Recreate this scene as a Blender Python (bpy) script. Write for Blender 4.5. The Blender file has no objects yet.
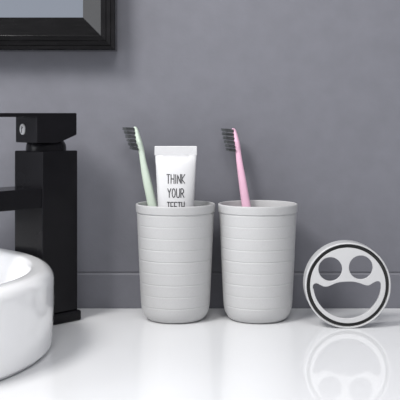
import bpy, bmesh, math, random
from mathutils import Vector, Matrix
random.seed(4)
C = bpy.context.scene.collection
PI = math.pi
H = 0.206            # camera height over the countertop (metres)
WALL = 1.056         # distance of the wall

def P(x, y, Y):      # a measured point of the photograph at distance Y
    return Vector(((x-200)/1000*Y, Y, H-(y-113)/1000*Y))

# ---------------------------------------------------------------- materials
def mat(name, col, rough=0.5, metal=0.0, spec=0.5, noise=None, bump=None, coat=0.0, grain=None):
    m = bpy.data.materials.new(name); m.use_nodes = True
    nt = m.node_tree; b = nt.nodes['Principled BSDF']
    b.inputs['Base Color'].default_value = (*col, 1)
    b.inputs['Roughness'].default_value = rough
    b.inputs['Metallic'].default_value = metal
    b.inputs['Specular IOR Level'].default_value = spec
    b.inputs['Coat Weight'].default_value = coat
    b.inputs['Coat Roughness'].default_value = 0.06
    tc = nt.nodes.new('ShaderNodeTexCoord')
    if noise:
        scale, amt = noise
        n = nt.nodes.new('ShaderNodeTexNoise'); n.inputs['Scale'].default_value = scale
        n.inputs['Detail'].default_value = 6
        mp = nt.nodes.new('ShaderNodeMapping')
        if grain: mp.inputs['Scale'].default_value = grain
        nt.links.new(tc.outputs['Object'], mp.inputs['Vector'])
        nt.links.new(mp.outputs['Vector'], n.inputs['Vector'])
        r = nt.nodes.new('ShaderNodeValToRGB')
        r.color_ramp.elements[0].position = .3; r.color_ramp.elements[1].position = .7
        r.color_ramp.elements[0].color = (*[c*(1-amt) for c in col], 1)
        r.color_ramp.elements[1].color = (*[min(1, c*(1+amt)) for c in col], 1)
        nt.links.new(n.outputs['Fac'], r.inputs['Fac'])
        nt.links.new(r.outputs['Color'], b.inputs['Base Color'])
    if bump:
        scale, st = bump
        n = nt.nodes.new('ShaderNodeTexNoise'); n.inputs['Scale'].default_value = scale
        n.inputs['Detail'].default_value = 4
        mp = nt.nodes.new('ShaderNodeMapping')
        if grain: mp.inputs['Scale'].default_value = grain
        nt.links.new(tc.outputs['Object'], mp.inputs['Vector'])
        nt.links.new(mp.outputs['Vector'], n.inputs['Vector'])
        bp = nt.nodes.new('ShaderNodeBump'); bp.inputs['Strength'].default_value = st
        bp.inputs['Distance'].default_value = 0.0004
        nt.links.new(n.outputs['Fac'], bp.inputs['Height'])
        nt.links.new(bp.outputs['Normal'], b.inputs['Normal'])
    return m

M = dict(
    wall=mat('grey_wall', (.153, .1545, .177), .55, noise=(60, .045), bump=(350, .25)),
    counter=mat('white_quartz', (.76, .765, .775), .045, noise=(5, .012), spec=.22),
    cup=mat('warm_grey_plastic', (.47, .47, .472), .42, noise=(900, .03)),
    lid=mat('pale_grey_plastic', (.52, .52, .525), .3, noise=(900, .015)),
    groove_ring=mat('dark_grey', (.018, .018, .018), .6, noise=(300, .1)),
    black=mat('black_lacquer', (.0068, .0065, .008), .22, spec=.13, noise=(40, .15)),
    frame=mat('black_wood', (.0048, .0045, .0048), .17, spec=.18, noise=(40, .35), bump=(60, .12), grain=(1, 1, 9)),
    framev=mat('black_wood_upright', (.0065, .006, .0065), .2, spec=.3, noise=(40, .35)),
    mirror=mat('mirror_silver', (.60, .64, .70), .03, metal=1.0, noise=(4, .01)),
    ceramic=mat('white_ceramic', (.90, .90, .905), .1, noise=(6, .01), coat=.5),
    chrome=mat('chrome', (.85, .85, .87), .22, metal=1.0, noise=(50, .02)),
    white=mat('white_tube_plastic', (.64, .64, .65), .35, noise=(200, .01)),
    ink=mat('black_ink', (.03, .03, .035), .6, noise=(200, .1)),
    mint=mat('mint_plastic', (.58, .67, .57), .38, noise=(200, .015)),
    pink=mat('pink_plastic', (.78, .47, .61), .38, noise=(200, .015)),
    bristle=mat('charcoal_bristle', (.035, .037, .04), .55, noise=(800, .25)),
    bristle_tip=mat('grey_bristle', (.07, .075, .08), .55, noise=(800, .25)),
)

# ---------------------------------------------------------------- mesh helpers
def finish(name, bm, m, parent=None, origin=None, angle=35, wn=True):
    bmesh.ops.recalc_face_normals(bm, faces=bm.faces)
    if origin is not None:
        bmesh.ops.translate(bm, verts=bm.verts, vec=-Vector(origin))
    me = bpy.data.meshes.new(name); bm.to_mesh(me); bm.free()
    me.shade_smooth(); me.set_sharp_from_angle(angle=math.radians(angle))
    me.materials.append(m)
    o = bpy.data.objects.new(name, me); C.objects.link(o)
    if parent is not None: o.parent = parent
    elif origin is not None: o.location = origin
    if wn:
        md = o.modifiers.new('weighted_normals', 'WEIGHTED_NORMAL'); md.keep_sharp = True; md.weight = 100
    return o

def empty(name, loc, rz=0):
    o = bpy.data.objects.new(name, None); C.objects.link(o)
    o.empty_display_size = .02; o.location = loc; o.rotation_euler = (0, 0, rz); return o

def tag(o, label=None, cat=None, group=None, kind=None):
    if label: o['label'] = label
    if cat: o['category'] = cat
    if group: o['group'] = group
    if kind: o['kind'] = kind
    return o

def box(bm, lo, hi, bev=0, seg=2, mtx=None):
    vs = [bm.verts.new((x, y, z)) for x in (lo[0], hi[0]) for y in (lo[1], hi[1]) for z in (lo[2], hi[2])]
    fs = [bm.faces.new([vs[i] for i in f]) for f in
          ((0, 1, 3, 2), (4, 6, 7, 5), (0, 4, 5, 1), (2, 3, 7, 6), (0, 2, 6, 4), (1, 5, 7, 3))]
    if mtx: bmesh.ops.transform(bm, matrix=mtx, verts=vs)
    if bev:
        es = list({e for f in fs for e in f.edges})
        bmesh.ops.bevel(bm, geom=es, offset=bev, segments=seg, profile=.5, affect='EDGES')

def prism(bm, pts, a, b, axis='y', bev=0, seg=2):   # polygon (u, v) extruded from a to b
    def mk(u, v, w):
        return {'y': (u, w, v), 'x': (w, u, v), 'z': (u, v, w)}[axis]
    A = [bm.verts.new(mk(u, v, a)) for u, v in pts]; B = [bm.verts.new(mk(u, v, b)) for u, v in pts]
    fs = [bm.faces.new(A[::-1]), bm.faces.new(B)]
    n = len(pts)
    for i in range(n): fs.append(bm.faces.new((A[i], A[(i+1) % n], B[(i+1) % n], B[i])))
    if bev:
        es = list({e for f in fs for e in f.edges})
        bmesh.ops.bevel(bm, geom=es, offset=bev, segments=seg, profile=.5, affect='EDGES')

def lathe(bm, prof, n=96, c=(0, 0, 0), mtx=None, closed=False):
    rings = []
    allv = []
    for r, z in prof:
        if r < 1e-7:
            v = bm.verts.new((c[0], c[1], c[2]+z)); rings.append([v]); allv.append(v)
        else:
            ring = [bm.verts.new((c[0]+r*math.cos(2*PI*i/n), c[1]+r*math.sin(2*PI*i/n), c[2]+z)) for i in range(n)]
            rings.append(ring); allv += ring
    prs = list(zip(rings, rings[1:]))
    if closed: prs.append((rings[-1], rings[0]))
    for a, b in prs:
        for i in range(n):
            j = (i+1) % n
            if len(a) == 1: bm.faces.new((a[0], b[j], b[i]))
            elif len(b) == 1: bm.faces.new((a[i], a[j], b[0]))
            else: bm.faces.new((a[i], a[j], b[j], b[i]))
    if mtx: bmesh.ops.transform(bm, matrix=mtx, verts=allv)

def arc(cx, cz, r, a0, a1, n=8):
    return [(cx+r*math.cos(math.radians(a0+(a1-a0)*i/n)), cz+r*math.sin(math.radians(a0+(a1-a0)*i/n))) for i in range(n+1)]

def loft(bm, secs, n=24, p=2.0):   # secs: (centre, half width x, half depth y)
    rings = []
    for c, a, b in secs:
        ring = []
        for i in range(n):
            t = 2*PI*i/n; cs, sn = math.cos(t), math.sin(t)
            ring.append(bm.verts.new((c[0]+a*math.copysign(abs(cs)**(2/p), cs), c[1]+b*math.copysign(abs(sn)**(2/p), sn), c[2])))
        rings.append(ring)
    for a, b in zip(rings, rings[1:]):
        for i in range(n):
            j = (i+1) % n; bm.faces.new((a[i], a[j], b[j], b[i]))
    bm.faces.new(rings[0][::-1]); bm.faces.new(rings[-1])

# ---------------------------------------------------------------- the setting
bm = bmesh.new()     # wall with one horizontal joint, as a profile drawn out sideways
zj = .0375
prof = [(WALL, -.45), (WALL, zj-.0024), (WALL+.0009, zj-.0008), (WALL+.0014, zj), (WALL+.0014, zj+.0003),
        (WALL+.0008, zj+.0006), (WALL, zj+.0009), (WALL, 1.3), (WALL+.08, 1.3), (WALL+.08, -.45)]
prism(bm, prof, -1.1, 1.1, 'x')
wall = tag(finish('wall_back', bm, M['wall'], angle=20, wn=False), 'grey-blue bathroom wall with a thin horizontal joint behind the two cups', 'wall', kind='structure')

bm = bmesh.new()
box(bm, (-1.0, -.15, -.03), (1.0, WALL-.0003, 0), .0015, 2)
tag(finish('countertop', bm, M['counter']), 'glossy white stone countertop carrying the sink, faucet and cups along the grey wall', 'countertop')

# ---------------------------------------------------------------- mirror
Xg, Zg = (83-200)/1000*1.045, H-(18-113)/1000*1.045     # inner corner where glass meets bevel
Xo, Zo = (117.4-200)/1000*WALL, H-(51.6-113)/1000*WALL      # outer corner on the wall
W, T = .62, .46
mr = empty('wall_mirror', (Xo-W/2, WALL-.0005, Zo))
tag(mr, 'black framed mirror hung on the grey wall at the upper left', 'mirror')
o0 = Vector(mr.location)
fw = .0344
# moulding profile: (distance inwards from the outer edge, height off the wall)
mp = [(0, 0), (0, .0262), (.0008, .0272), (.0042, .0276), (.0046, .0271), (.0050, .0276), (.0090, .0277), (.0094, .0272), (.0098, .0277),
      (.0146, .0280), (.0156, .0276), (fw, .0165), (fw, 0)]
def rail(bm, a, b, inx, inz):     # mitred length from corner a to corner b; in* point inwards
    d = (b-a).normalized()
    A, B = [], []
    for u, h in mp:
        off = Vector((inx, 0, inz))*u + Vector((0, -h, 0))
        A.append(bm.verts.new(a+off+d*u)); B.append(bm.verts.new(b+off-d*u))
    n = len(mp)
    bm.faces.new(A); bm.faces.new(B[::-1])
    for i in range(n): bm.faces.new((A[i], A[(i+1) % n], B[(i+1) % n], B[i]))
y0 = WALL-.0005
BL, BR = Vector((Xo-W, y0, Zo)), Vector((Xo, y0, Zo)); TL, TR = Vector((Xo-W, y0, Zo+T)), Vector((Xo, y0, Zo+T))
for a, b, ix, iz, mm in ((BL, BR, 0, 1, 'frame'), (TL, TR, 0, -1, 'frame'), (BL, TL, 1, 0, 'framev'), (BR, TR, -1, 0, 'framev')):
    bm = bmesh.new(); rail(bm, a, b, ix, iz); finish('frame_rail', bm, M[mm], mr, o0, 25)
bm = bmesh.new(); box(bm, (Xo-W+fw+.0002, y0-.0140, Zo+fw+.0002), (Xo-fw-.0002, y0-.0100, Zo+T-fw-.0002)); finish('mirror_glass', bm, M['mirror'], mr, o0)

# ---------------------------------------------------------------- faucet
F = Vector((-.1528, .993, 0))
fa = empty('faucet', F, math.radians(228))
tag(fa, 'matt black square pillar basin faucet standing behind the white sink', 'faucet')
h = .0221
bm = bmesh.new(); box(bm, (-.0250, -.0250, 0), (.0250, .0250, .0105), .0022, 4); finish('base_flange', bm, M['black'], fa)
bm = bmesh.new(); box(bm, (-h, -h, .0105), (h, h, .1688), .0012, 3); finish('body', bm, M['black'], fa)
bm = bmesh.new()
box(bm, (h-.001, -.0205, .1145), (h+.128, .0205, .1335), .001, 3)
finish('spout', bm, M['black'], fa)
bm = bmesh.new(); lathe(bm, [(.0075, 0), (.0095, 0), (.0100, .0006), (.0100, .0045), (.0075, .0045)], 40, (h+.112, 0, .110), closed=True)
finish('aerator', bm, M['chrome'], fa)
bm = bmesh.new()
lathe(bm, [(0, .168), (.0198, .168), (.0200, .1712), (.0196, .1745), (.0180, .1775), (.0165, .1795), (.0165, .186), (0, .186)], 64)
finish('neck', bm, M['black'], fa)
rz = Matrix.Rotation(math.radians(217.5-228), 4, 'Z')
bm = bmesh.new()
q = .0222
prism(bm, [(-q, .1845), (-.004, .1775), (.002, .1768), (q, .1768), (q, .206), (-q, .206)], -q, q, 'y', .0010, 3)
bmesh.ops.transform(bm, matrix=rz, verts=bm.verts)
hb = finish('handle', bm, M['black'], fa)
bm = bmesh.new(); box(bm, (q-.001, -q, .2022), (.128, q, .206), .0007, 2)
bmesh.ops.transform(bm, matrix=rz, verts=bm.verts)
finish('lever', bm, M['black'], hb)
bm = bmesh.new()
bz = H-(129.2-113)/1000*.985
lathe(bm, [(0, 0), (.0050, 0), (.0054, .0004), (.0054, .0010), (.0049, .0014), (0, .0016)], 40,
      mtx=rz @ Matrix.Translation((q-.0002, -.0062, bz)) @ Matrix.Rotation(PI/2, 4, 'Y'))
tag(finish('index_button', bm, M['white'], hb), 'small round white button with a dark mark')

def ribbon(bm, pts, w, proj):      # a flat pen stroke of width w; proj lifts (u, v) onto a surface
    ds = []
    for i, (u, v) in enumerate(pts):
        a = pts[max(0, i-1)]; b = pts[min(len(pts)-1, i+1)]
        d = Vector((b[0]-a[0], b[1]-a[1])).normalized(); nrm = Vector((-d.y, d.x))*w/2
        ext = d*(w*.3) if i == len(pts)-1 else (-d*(w*.3) if i == 0 else Vector((0, 0)))
        ds.append([bm.verts.new(proj(u+s*nrm.x+ext.x, v+s*nrm.y+ext.y, k)) for s, k in ((1, 0), (-1, 0), (-1, 1), (1, 1))])
    for a, b in zip(ds, ds[1:]):
        for i in range(4): bm.faces.new((a[i], a[(i+1) % 4], b[(i+1) % 4], b[i]))
    bm.faces.new(ds[0][::-1]); bm.faces.new(ds[-1])
bm = bmesh.new()
def onb(u, v, k): return rz @ Vector((q+.0011+.0004*k, -.0062+u, bz+v))
ribbon(bm, [(-.0007, -.0032), (-.0006, .0), (-.0005, .0014)], .0013, onb)
ribbon(bm, [(-.0004, .0003), (.0004, .0014), (.0016, .0017)], .0010, onb)
ribbon(bm, [(-.0006, .0026), (.0006, .0031)], .0006, onb)
finish('button_mark', bm, M['ink'], hb)

# ---------------------------------------------------------------- sink
sc = Vector((-.326, .8550, 0))
R = .1992
sk = empty('vessel_sink', sc)
tag(sk, 'round white ceramic vessel sink on the countertop in front of the black faucet', 'sink')
bm = bmesh.new()
prof = [(0, 0), (.1925, 0), (.1930, .0008), (.1930, .0016)] + arc(.1928, .0065, .0046, -80, -5, 5) + \
       [(.1984, .022), (R, .036), (R, .056)] + arc(R-.0115, .0600, .0115, 0, 84, 8) + \
       [(.1815, .0712), (.1785, .0695), (.1765, .066), (.1745, .058), (.1715, .048), (.165, .036), (.150, .0225), (.12, .0150), (.07, .0115), (.024, .0100), (0, .0100)]
lathe(bm, prof, 160); finish('basin', bm, M['ceramic'], sk, angle=60)
bm = bmesh.new(); lathe(bm, [(0, .0100), (.0225, .0100), (.0230, .0112), (.0215, .0124), (.017, .0128), (.0165, .0140), (.010, .0152), (0, .0155)], 48)
tag(finish('drain', bm, M['chrome'], sk), 'chrome drain plug')

# ---------------------------------------------------------------- cups
def cup_profile():
    Rt, Hh, t = .0398, .1155, .0026
    def rad(z):                       # outer radius: gentle taper, rounded foot
        r = .0343+(Rt-.0008-.0343)*((z-.014)/(Hh-.014))**.9 if z > .014 else .0343
        if z < .0165:
            k = (.0165-z)/.0165; r = r - .0105*(1-math.sqrt(max(0, 1-k*k)))
        return r
    g = [.0155+.01135*i for i in range(9)]
    dp = [.00034, .00020, .00028, .00018, .00034, .00028, .00022, .00016, .00034]
    out = [(0, .0012), (.020, .0012), (.0212, 0), (rad(0)+.0003, 0)]
    zs = [.0006, .0015, .003, .005, .0075, .0105, .0135]
    out += [(rad(z), z) for z in zs]
    for i, z0 in enumerate(g):
        w = .00060
        nxt = g[i+1] if i < 8 else Hh
        out += [(rad(z0-w*2), z0-w*2), (rad(z0-w), z0-w), (rad(z0)-dp[i], z0-w*.3), (rad(z0)-dp[i], z0+w*.3)]
        if i < 8:
            out += [(rad(z0+w), z0+w), (rad(z0+w*2), z0+w*2), (rad((z0+nxt)/2), (z0+nxt)/2)]
        else:
            out += [(rad(z0)+.0005, z0+.0008), (rad(z0)+.0007, z0+.0016)]
    out += [(Rt, Hh-.0016)] + arc(Rt-.0012, Hh-.0012, .0012, 20, 160, 6) + [(Rt-t, Hh-.004)]
    for z in (.09, .07, .05, .03, .02): out.append((rad(z)-t, z))
    out += [(rad(.014)-t-.0006, .014), (.0290, .0095), (.0262, .0058), (.0230, .0036), (0, .0034)]
    return out
def cup(loc, label):
    bm = bmesh.new(); lathe(bm, cup_profile(), 128)
    o = finish('tumbler_cup', bm, M['cup'], angle=50); o.location = loc
    return tag(o, label, 'cup', 'ribbed grey tumblers on the countertop')
c1, c2 = Vector((-.0246, 1.002, 0)), Vector((.0579, 1.002, 0))
cup(c1, 'light grey ribbed round cup next to the faucet, holding the green toothbrush and white tube')
cup(c2, 'light grey ribbed round cup beside the standing lid, holding only the pink toothbrush')

# ---------------------------------------------------------------- toothbrushes
def catmull(pts, n=5):
    out = []
    for i in range(len(pts)-1):
        p0, p1, p2, p3 = pts[max(0, i-1)], pts[i], pts[i+1], pts[min(len(pts)-1, i+2)]
        for k in range(n):
            t = k/n
            out.append(tuple(.5*((2*b)+(-a+c)*t+(2*a-5*b+4*c-d)*t*t+(-a+3*b-3*c+d)*t**3) for a, b, c, d in zip(p0, p1, p2, p3)))
    out.append(tuple(pts[-1])); return out
def brush(name, label, m, pts, Yb, Yt, rows, seed):
    # pts: (x, y, half width) read from the photograph, from the tip down to the foot
    rnd = random.Random(seed)
    ya, yb = pts[0][1], pts[-1][1]
    def Yat(y): return Yt+(Yb-Yt)*(y-ya)/(yb-ya)
    base = P(pts[-1][0], pts[-1][1], Yb)
    root = empty(name, base); tag(root, label, 'toothbrush', 'toothbrushes standing in the cups')
    secs = []
    for x, y, w in catmull(pts, 6):
        Y = Yat(y); c = P(x, y, Y); a = max(w, .3)*Y/1000
        head = max(0, min(1, (152-y)/10))      # the head is a flat plate, wider than it is thick
        secs.append((c, a, a*(.86+.75*head)))
    bm = bmesh.new(); loft(bm, secs, 24, 2.3); finish('handle', bm, m, root, base, 60, False)
    bm = bmesh.new(); bt = bmesh.new()
    for (bx, by, tx, ty) in rows:
        Y = Yat(by)
        for col in (-1.5, -.5, .5, 1.5):
            for f in range(9):
                dy = col*.0021+rnd.uniform(-.0008, .0008); dz = rnd.uniform(-1.25, 1.25)
                k = rnd.uniform(.82, 1.0)
                a = P(bx+.9, by+dz*.85, Y); b = P(bx+(tx-bx)*k, by+(ty-by)*k+dz*1.15, Y)
                a.y += dy; b.y += dy*1.25
                mid = a.lerp(b, .72)
                for (B, s, e, r0, r1) in ((bm, a, mid, .00062, .00055), (bt, mid, b, .00055, .00020)):
                    d = (e-s).normalized(); u = d.orthogonal().normalized(); v = d.cross(u)
                    A = [B.verts.new(s+(u*math.cos(t)+v*math.sin(t))*r0) for t in (0, PI/2, PI, 3*PI/2)]
                    E = [B.verts.new(e+(u*math.cos(t)+v*math.sin(t))*r1) for t in (0, PI/2, PI, 3*PI/2)]
                    for i in range(4): B.faces.new((A[i], A[(i+1) % 4], E[(i+1) % 4], E[i]))
                    B.faces.new(A[::-1]); B.faces.new(E)
    o = finish('bristles', bm, M['bristle'], root, base, wn=False); tag(o, 'dark charcoal bristles', kind='stuff')
    o2 = finish('bristle_tips', bt, M['bristle_tip'], root, base, wn=False); tag(o2, 'thin grey bristle tips', kind='stuff')
    return root
gp = [(134.6, 126.6, .4), (135.0, 127.2, 1.5), (136.0, 129.5, 2.1), (137.3, 135, 2.7), (139.1, 142, 3.2), (141.0, 149, 3.1), (142.1, 155, 3.0),
      (143.4, 163, 3.3), (146.8, 180, 4.3), (151.3, 200, 4.8), (156.5, 225, 5.0), (163, 260, 4.9), (168.5, 290, 4.3), (172, 307, 3.6), (172.6, 310.5, 1.2)]
gr = [(133.8+.8*i, 129.2+4.0*i, 122.3+1.35*i, 128.6+3.75*i) for i in range(6)]
brush('toothbrush', 'mint green toothbrush with charcoal bristles leaning in the left cup beside the white tube', M['mint'], gp, 1.0115, 1.030, gr, 3)
pp = [(233.0, 128.2, .4), (233.3, 128.8, 1.5), (234.2, 131, 2.1), (235.6, 137, 2.7), (237.0, 144, 3.0), (237.9, 150, 2.9), (238.6, 155, 2.9),
      (239.6, 163, 3.2), (242.2, 180, 3.9), (245.3, 200, 4.4), (249, 223, 4.7), (255, 258, 4.6), (260.8, 288, 4.2), (264.2, 305, 3.4), (264.7, 308.5, 1.2)]
pr = [(232.7+.35*i, 130.8+3.9*i, 220.6+1.0*i, 129.8+3.85*i) for i in range(6)]
brush('toothbrush', 'pink toothbrush with dark bristles leaning alone in the right cup', M['pink'], pp, 1.0170, 1.038, pr, 8)

# ---------------------------------------------------------------- toothpaste tube
tb = Vector((-.0240, .993, .0040))     # foot of the cap on the floor of the cup
tu = empty('toothpaste_tube', tb)
tag(tu, 'white cosmetic tube lettered in black, standing cap down in the left cup', 'tube')
tz = H-(146-113)/1000*1.002-tb.z; Lc = .0092      # top of the crimp, height of the crimp
def Tax(z): return Vector(((.0000+(-.0002)*z/tz), .0085*z/tz, z))
def Ta(z):   # half width, half depth
    t = max(0, min(1, (z-.022)/(tz-Lc-.022)))
    a = .0128+(.0206-.0128)*t**.9
    b = .0128*math.sqrt(max(0, 1-t**2.2))*.86+.0010
    return a, b
bm = bmesh.new(); secs = []
for i in range(33):
    z = .022+(tz-Lc-.022)*i/32
    a, b = Ta(z); secs.append((Tax(z), a, b))
loft(bm, [(Tax(.0185), .0060, .0060), (Tax(.0195), .0105, .0100)]+secs, 48)
finish('tube_body', bm, M['white'], tu, angle=60)
bm = bmesh.new()
c = Tax(tz-Lc/2)
box(bm, (c.x-.0213, c.y-.0011, tz-Lc-.0004), (c.x+.0213, c.y+.0011, tz), .0009, 3)
for k in range(6):
    zz = tz-Lc+.0014+k*.0013
    box(bm, (c.x-.0207, c.y-.00125, zz), (c.x+.0207, c.y+.00125, zz+.0005))
finish('crimped_seal', bm, M['white'], tu)
bm = bmesh.new(); prof = [(0, 0), (.0100, 0), (.0108, .0008), (.0104, .0185), (.0098, .0192), (0, .0192)]
lathe(bm, prof, 40); finish('cap', bm, M['white'], tu)
# hand-lettered words as pen strokes lying on the front of the tube
L = {'T': [[(0, 1), (1, 1)], [(.5, 1), (.5, 0)]],
     'H': [[(0, 1), (0, 0)], [(1, 1.02), (1, 0)], [(0, .52), (1, .5)]],
     'I': [[(.5, 1), (.5, 0)]],
     'N': [[(0, 0), (0, 1), (1, 0), (1, 1.03)]],
     'K': [[(0, 1), (0, 0)], [(1, 1), (.05, .48), (1, 0)]],
     'Y': [[(0, 1), (.5, .5), (1, 1)], [(.5, .5), (.5, 0)]],
     'O': [[(.5+.5*math.cos(t), .5+.5*math.sin(t)) for t in [PI/2+2*PI*i/14 for i in range(15)]]],
     'U': [[(0, 1), (0, .3), (.14, .07), (.5, -.02), (.86, .07), (1, .3), (1, 1)]],
     'R': [[(0, 0), (0, 1), (.6, .98), (.92, .8), (.86, .58), (.5, .46), (.05, .45)], [(.4, .46), (1, 0)]],
     'E': [[(1, 1), (0, 1), (0, 0), (1, 0)], [(0, .52), (.85, .52)]]}
def ontube(u, v, k):
    a, b = Ta(v); c = Tax(v)
    return Vector((c.x+u, c.y-b*math.sqrt(max(0.02, 1-(u/a)**2))-.0001-.00025*k, v))
def word(bm, s, x0, x1, ytop, ybot):
    n = len(s); adv = (x1-x0)/n
    zt = H-(ytop-113)/1000*.992-tb.z; zb = H-(ybot-113)/1000*.992-tb.z
    wd = [(.35 if ch == 'I' else 1) for ch in s]; tot = sum(wd)+.42*(n-1); un = (x1-x0)/tot; x = x0
    for ch, w in zip(s, wd):
        for st in L[ch]:
            fine = []
            for p0, p1 in zip(st, st[1:]):
                m_ = 4
                for i in range(m_): fine.append((p0[0]+(p1[0]-p0[0])*i/m_, p0[1]+(p1[1]-p0[1])*i/m_))
            fine.append(st[-1])
            ribbon(bm, [((x+px*w*un-200)/1000*.992-tb.x, zb+pz*(zt-zb)) for px, pz in fine], .00082, ontube)
        x += (w+.42)*un
bm = bmesh.new()
word(bm, 'THINK', 166.9, 184.9, 174.6, 183.4)
word(bm, 'YOUR', 167.9, 184.1, 188.6, 197.2)
word(bm, 'TEETH', 167.4, 184.4, 202.0, 210.6)
tag(finish('lettering', bm, M['ink'], tu, angle=30, wn=False), 'black handwritten words THINK YOUR TEETH')

# ---------------------------------------------------------------- standing lid with smiling face
Yf = .955; LR = .0411
lc = Vector(((348.1-200)/1000*Yf, Yf, LR))
ld = empty('cup_lid', (lc.x, Yf+.010, 0))
tag(ld, 'round pale grey cup lid with a smiling face cut out, standing on its edge', 'lid')
lo = Vector(ld.location)
ax = Matrix.Translation(lc) @ Matrix.Rotation(-PI/2, 4, 'X')      # lathe axis runs away from the camera
bm = bmesh.new()
prof = arc(LR-.0009, .0009, .0009, 0, -90, 4)[::1] 
prof = [(LR-.0002, .0200), (LR, .0192), (LR, .0060)] + arc(LR-.0011, .0011, .0011, 0, -90, 5) + arc(.0401, .0006, .0006, -90, -180, 4) + [(.0394, .0100), (.0388, .0190), (.0390, .0200)]
lathe(bm, prof, 128, mtx=ax, closed=True); finish('rim', bm, M['lid'], ld, lo, 50)
bm = bmesh.new()
lathe(bm, [(.0355, .0035), (.0394, .0035), (.0392, .0110), (.0352, .0110)], 128, mtx=ax, closed=True)  # plain dark ring between rim and face plate
tag(finish('groove_ring', bm, M['groove_ring'], ld, lo), 'dark ring in the groove')
s = Yf/1000
cu = bpy.data.curves.new('face_plate', 'CURVE'); cu.dimensions = '2D'; cu.fill_mode = 'BOTH'
cu.extrude = .0009; cu.bevel_depth = .0004; cu.bevel_resolution = 2; cu.offset = -.0004
def spl(pts):
    sp = cu.splines.new('POLY'); sp.points.add(len(pts)-1); sp.use_cyclic_u = True
    for k, (x, y) in enumerate(pts): sp.points[k].co = (x, y, 0, 1)
def circ(cx, cy, r, n): return [(cx+r*math.cos(2*PI*i/n), cy+r*math.sin(2*PI*i/n)) for i in range(n)]
spl(circ(0, 0, .0361, 128))
for ex, ey in ((330.5, 269.3), (361.0, 267.6)):
    spl(circ((ex-348.1)*s, (285.7-ey)*s, 11.9*s, 48)[::-1])
top = [(313.2, 290), (313.0, 286.5), (314.2, 284.2), (317, 283.6), (320.5, 285.2), (324, 286.7), (328, 286.6), (332.5, 284.8), (338, 282.8), (346, 281.9),
       (354, 282.0), (360, 283.4), (365, 285.2), (369, 285.6), (372.5, 283.6), (376, 281.8), (379.2, 281.6), (381.2, 283.8)]
top = catmull(top, 4)
mouth = [((x-348.1)*s, (285.7-y)*s) for x, y in top]
ar = []
for i in range(0, 41):
    t = math.radians(-1-(173)*i/40); ar.append(((347.4+33.9*math.cos(t)-348.1)*s, (285.7-(285.2-33.4*math.sin(t)))*s))
spl(mouth+ar[1:])
tmp = bpy.data.objects.new('tmp', cu); C.objects.link(tmp)
me = bpy.data.meshes.new_from_object(tmp.evaluated_get(bpy.context.evaluated_depsgraph_get()))
bpy.data.objects.remove(tmp)
bm = bmesh.new(); bm.from_mesh(me); bpy.data.meshes.remove(me)
bmesh.ops.remove_doubles(bm, verts=bm.verts, dist=1e-6)
bmesh.ops.transform(bm, matrix=Matrix.Translation(lc+Vector((0, .0019, 0))) @ Matrix.Rotation(PI/2, 4, 'X'), verts=bm.verts)
fp = finish('face_plate', bm, M['lid'], ld, lo, 40)
bm = bmesh.new()      # short skirt behind the plate
lathe(bm, [(.0337, .0030), (.0352, .0030), (.0352, .0150), (.0340, .0150)], 128, mtx=ax, closed=True)
finish('skirt', bm, M['lid'], ld, lo, 40)

# ---------------------------------------------------------------- light
def area(name, loc, target, size, power, col, sy=None):
    l = bpy.data.lights.new(name, 'AREA'); l.energy = power; l.color = col
    l.shape = 'RECTANGLE'; l.size = size; l.size_y = sy or size
    o = bpy.data.objects.new(name, l); C.objects.link(o); o.location = loc
    o.rotation_euler = (Vector(target)-Vector(loc)).to_track_quat('-Z', 'Y').to_euler(); return o
area('key_softbox', (-.72, .12, 1.25), (-.04, 1.03, .1),   .45, 20, (1, .985, .97))
area('front_softbox', (.1, -.55, 1.5), (0, .9, .05), .7, 14, (1, .99, .98))
area('left_fill_light', (-1.5, .35, .55), (0, 1.0, .1), .7, 9, (.95, .97, 1), 1.0)  # added area light on the left, reflected by the frame's right bevel
w = bpy.data.worlds.new('room_light'); bpy.context.scene.world = w; w.use_nodes = True
nt = w.node_tree; bg = nt.nodes['Background']
tc = nt.nodes.new('ShaderNodeTexCoord'); sx = nt.nodes.new('ShaderNodeSeparateXYZ')
mr_ = nt.nodes.new('ShaderNodeMapRange'); mr_.inputs['From Min'].default_value = -1; mr_.inputs['From Max'].default_value = 1
rp = nt.nodes.new('ShaderNodeValToRGB')
rp.color_ramp.elements[0].color = (.62, .64, .69, 1); rp.color_ramp.elements[1].color = (.34, .35, .38, 1)
nt.links.new(tc.outputs['Generated'], sx.inputs[0]); nt.links.new(sx.outputs['X'], mr_.inputs['Value'])
nt.links.new(mr_.outputs[0], rp.inputs['Fac']); nt.links.new(rp.outputs['Color'], bg.inputs['Color'])
bg.inputs['Strength'].default_value = .92

# ---------------------------------------------------------------- camera
cam = bpy.data.cameras.new('camera'); co = bpy.data.objects.new('camera', cam); C.objects.link(co)
co.location = (0, 0, H); co.rotation_euler = (PI/2, 0, 0)
cam.sensor_width = 36; cam.lens = 90; cam.shift_y = -87/400; cam.clip_start = .01
S = bpy.context.scene; S.camera = co
S.view_settings.view_transform = 'Standard'; S.view_settings.look = 'None'
S.view_settings.gamma = 1; S.view_settings.use_curve_mapping = False
S.view_settings.exposure = 0.0
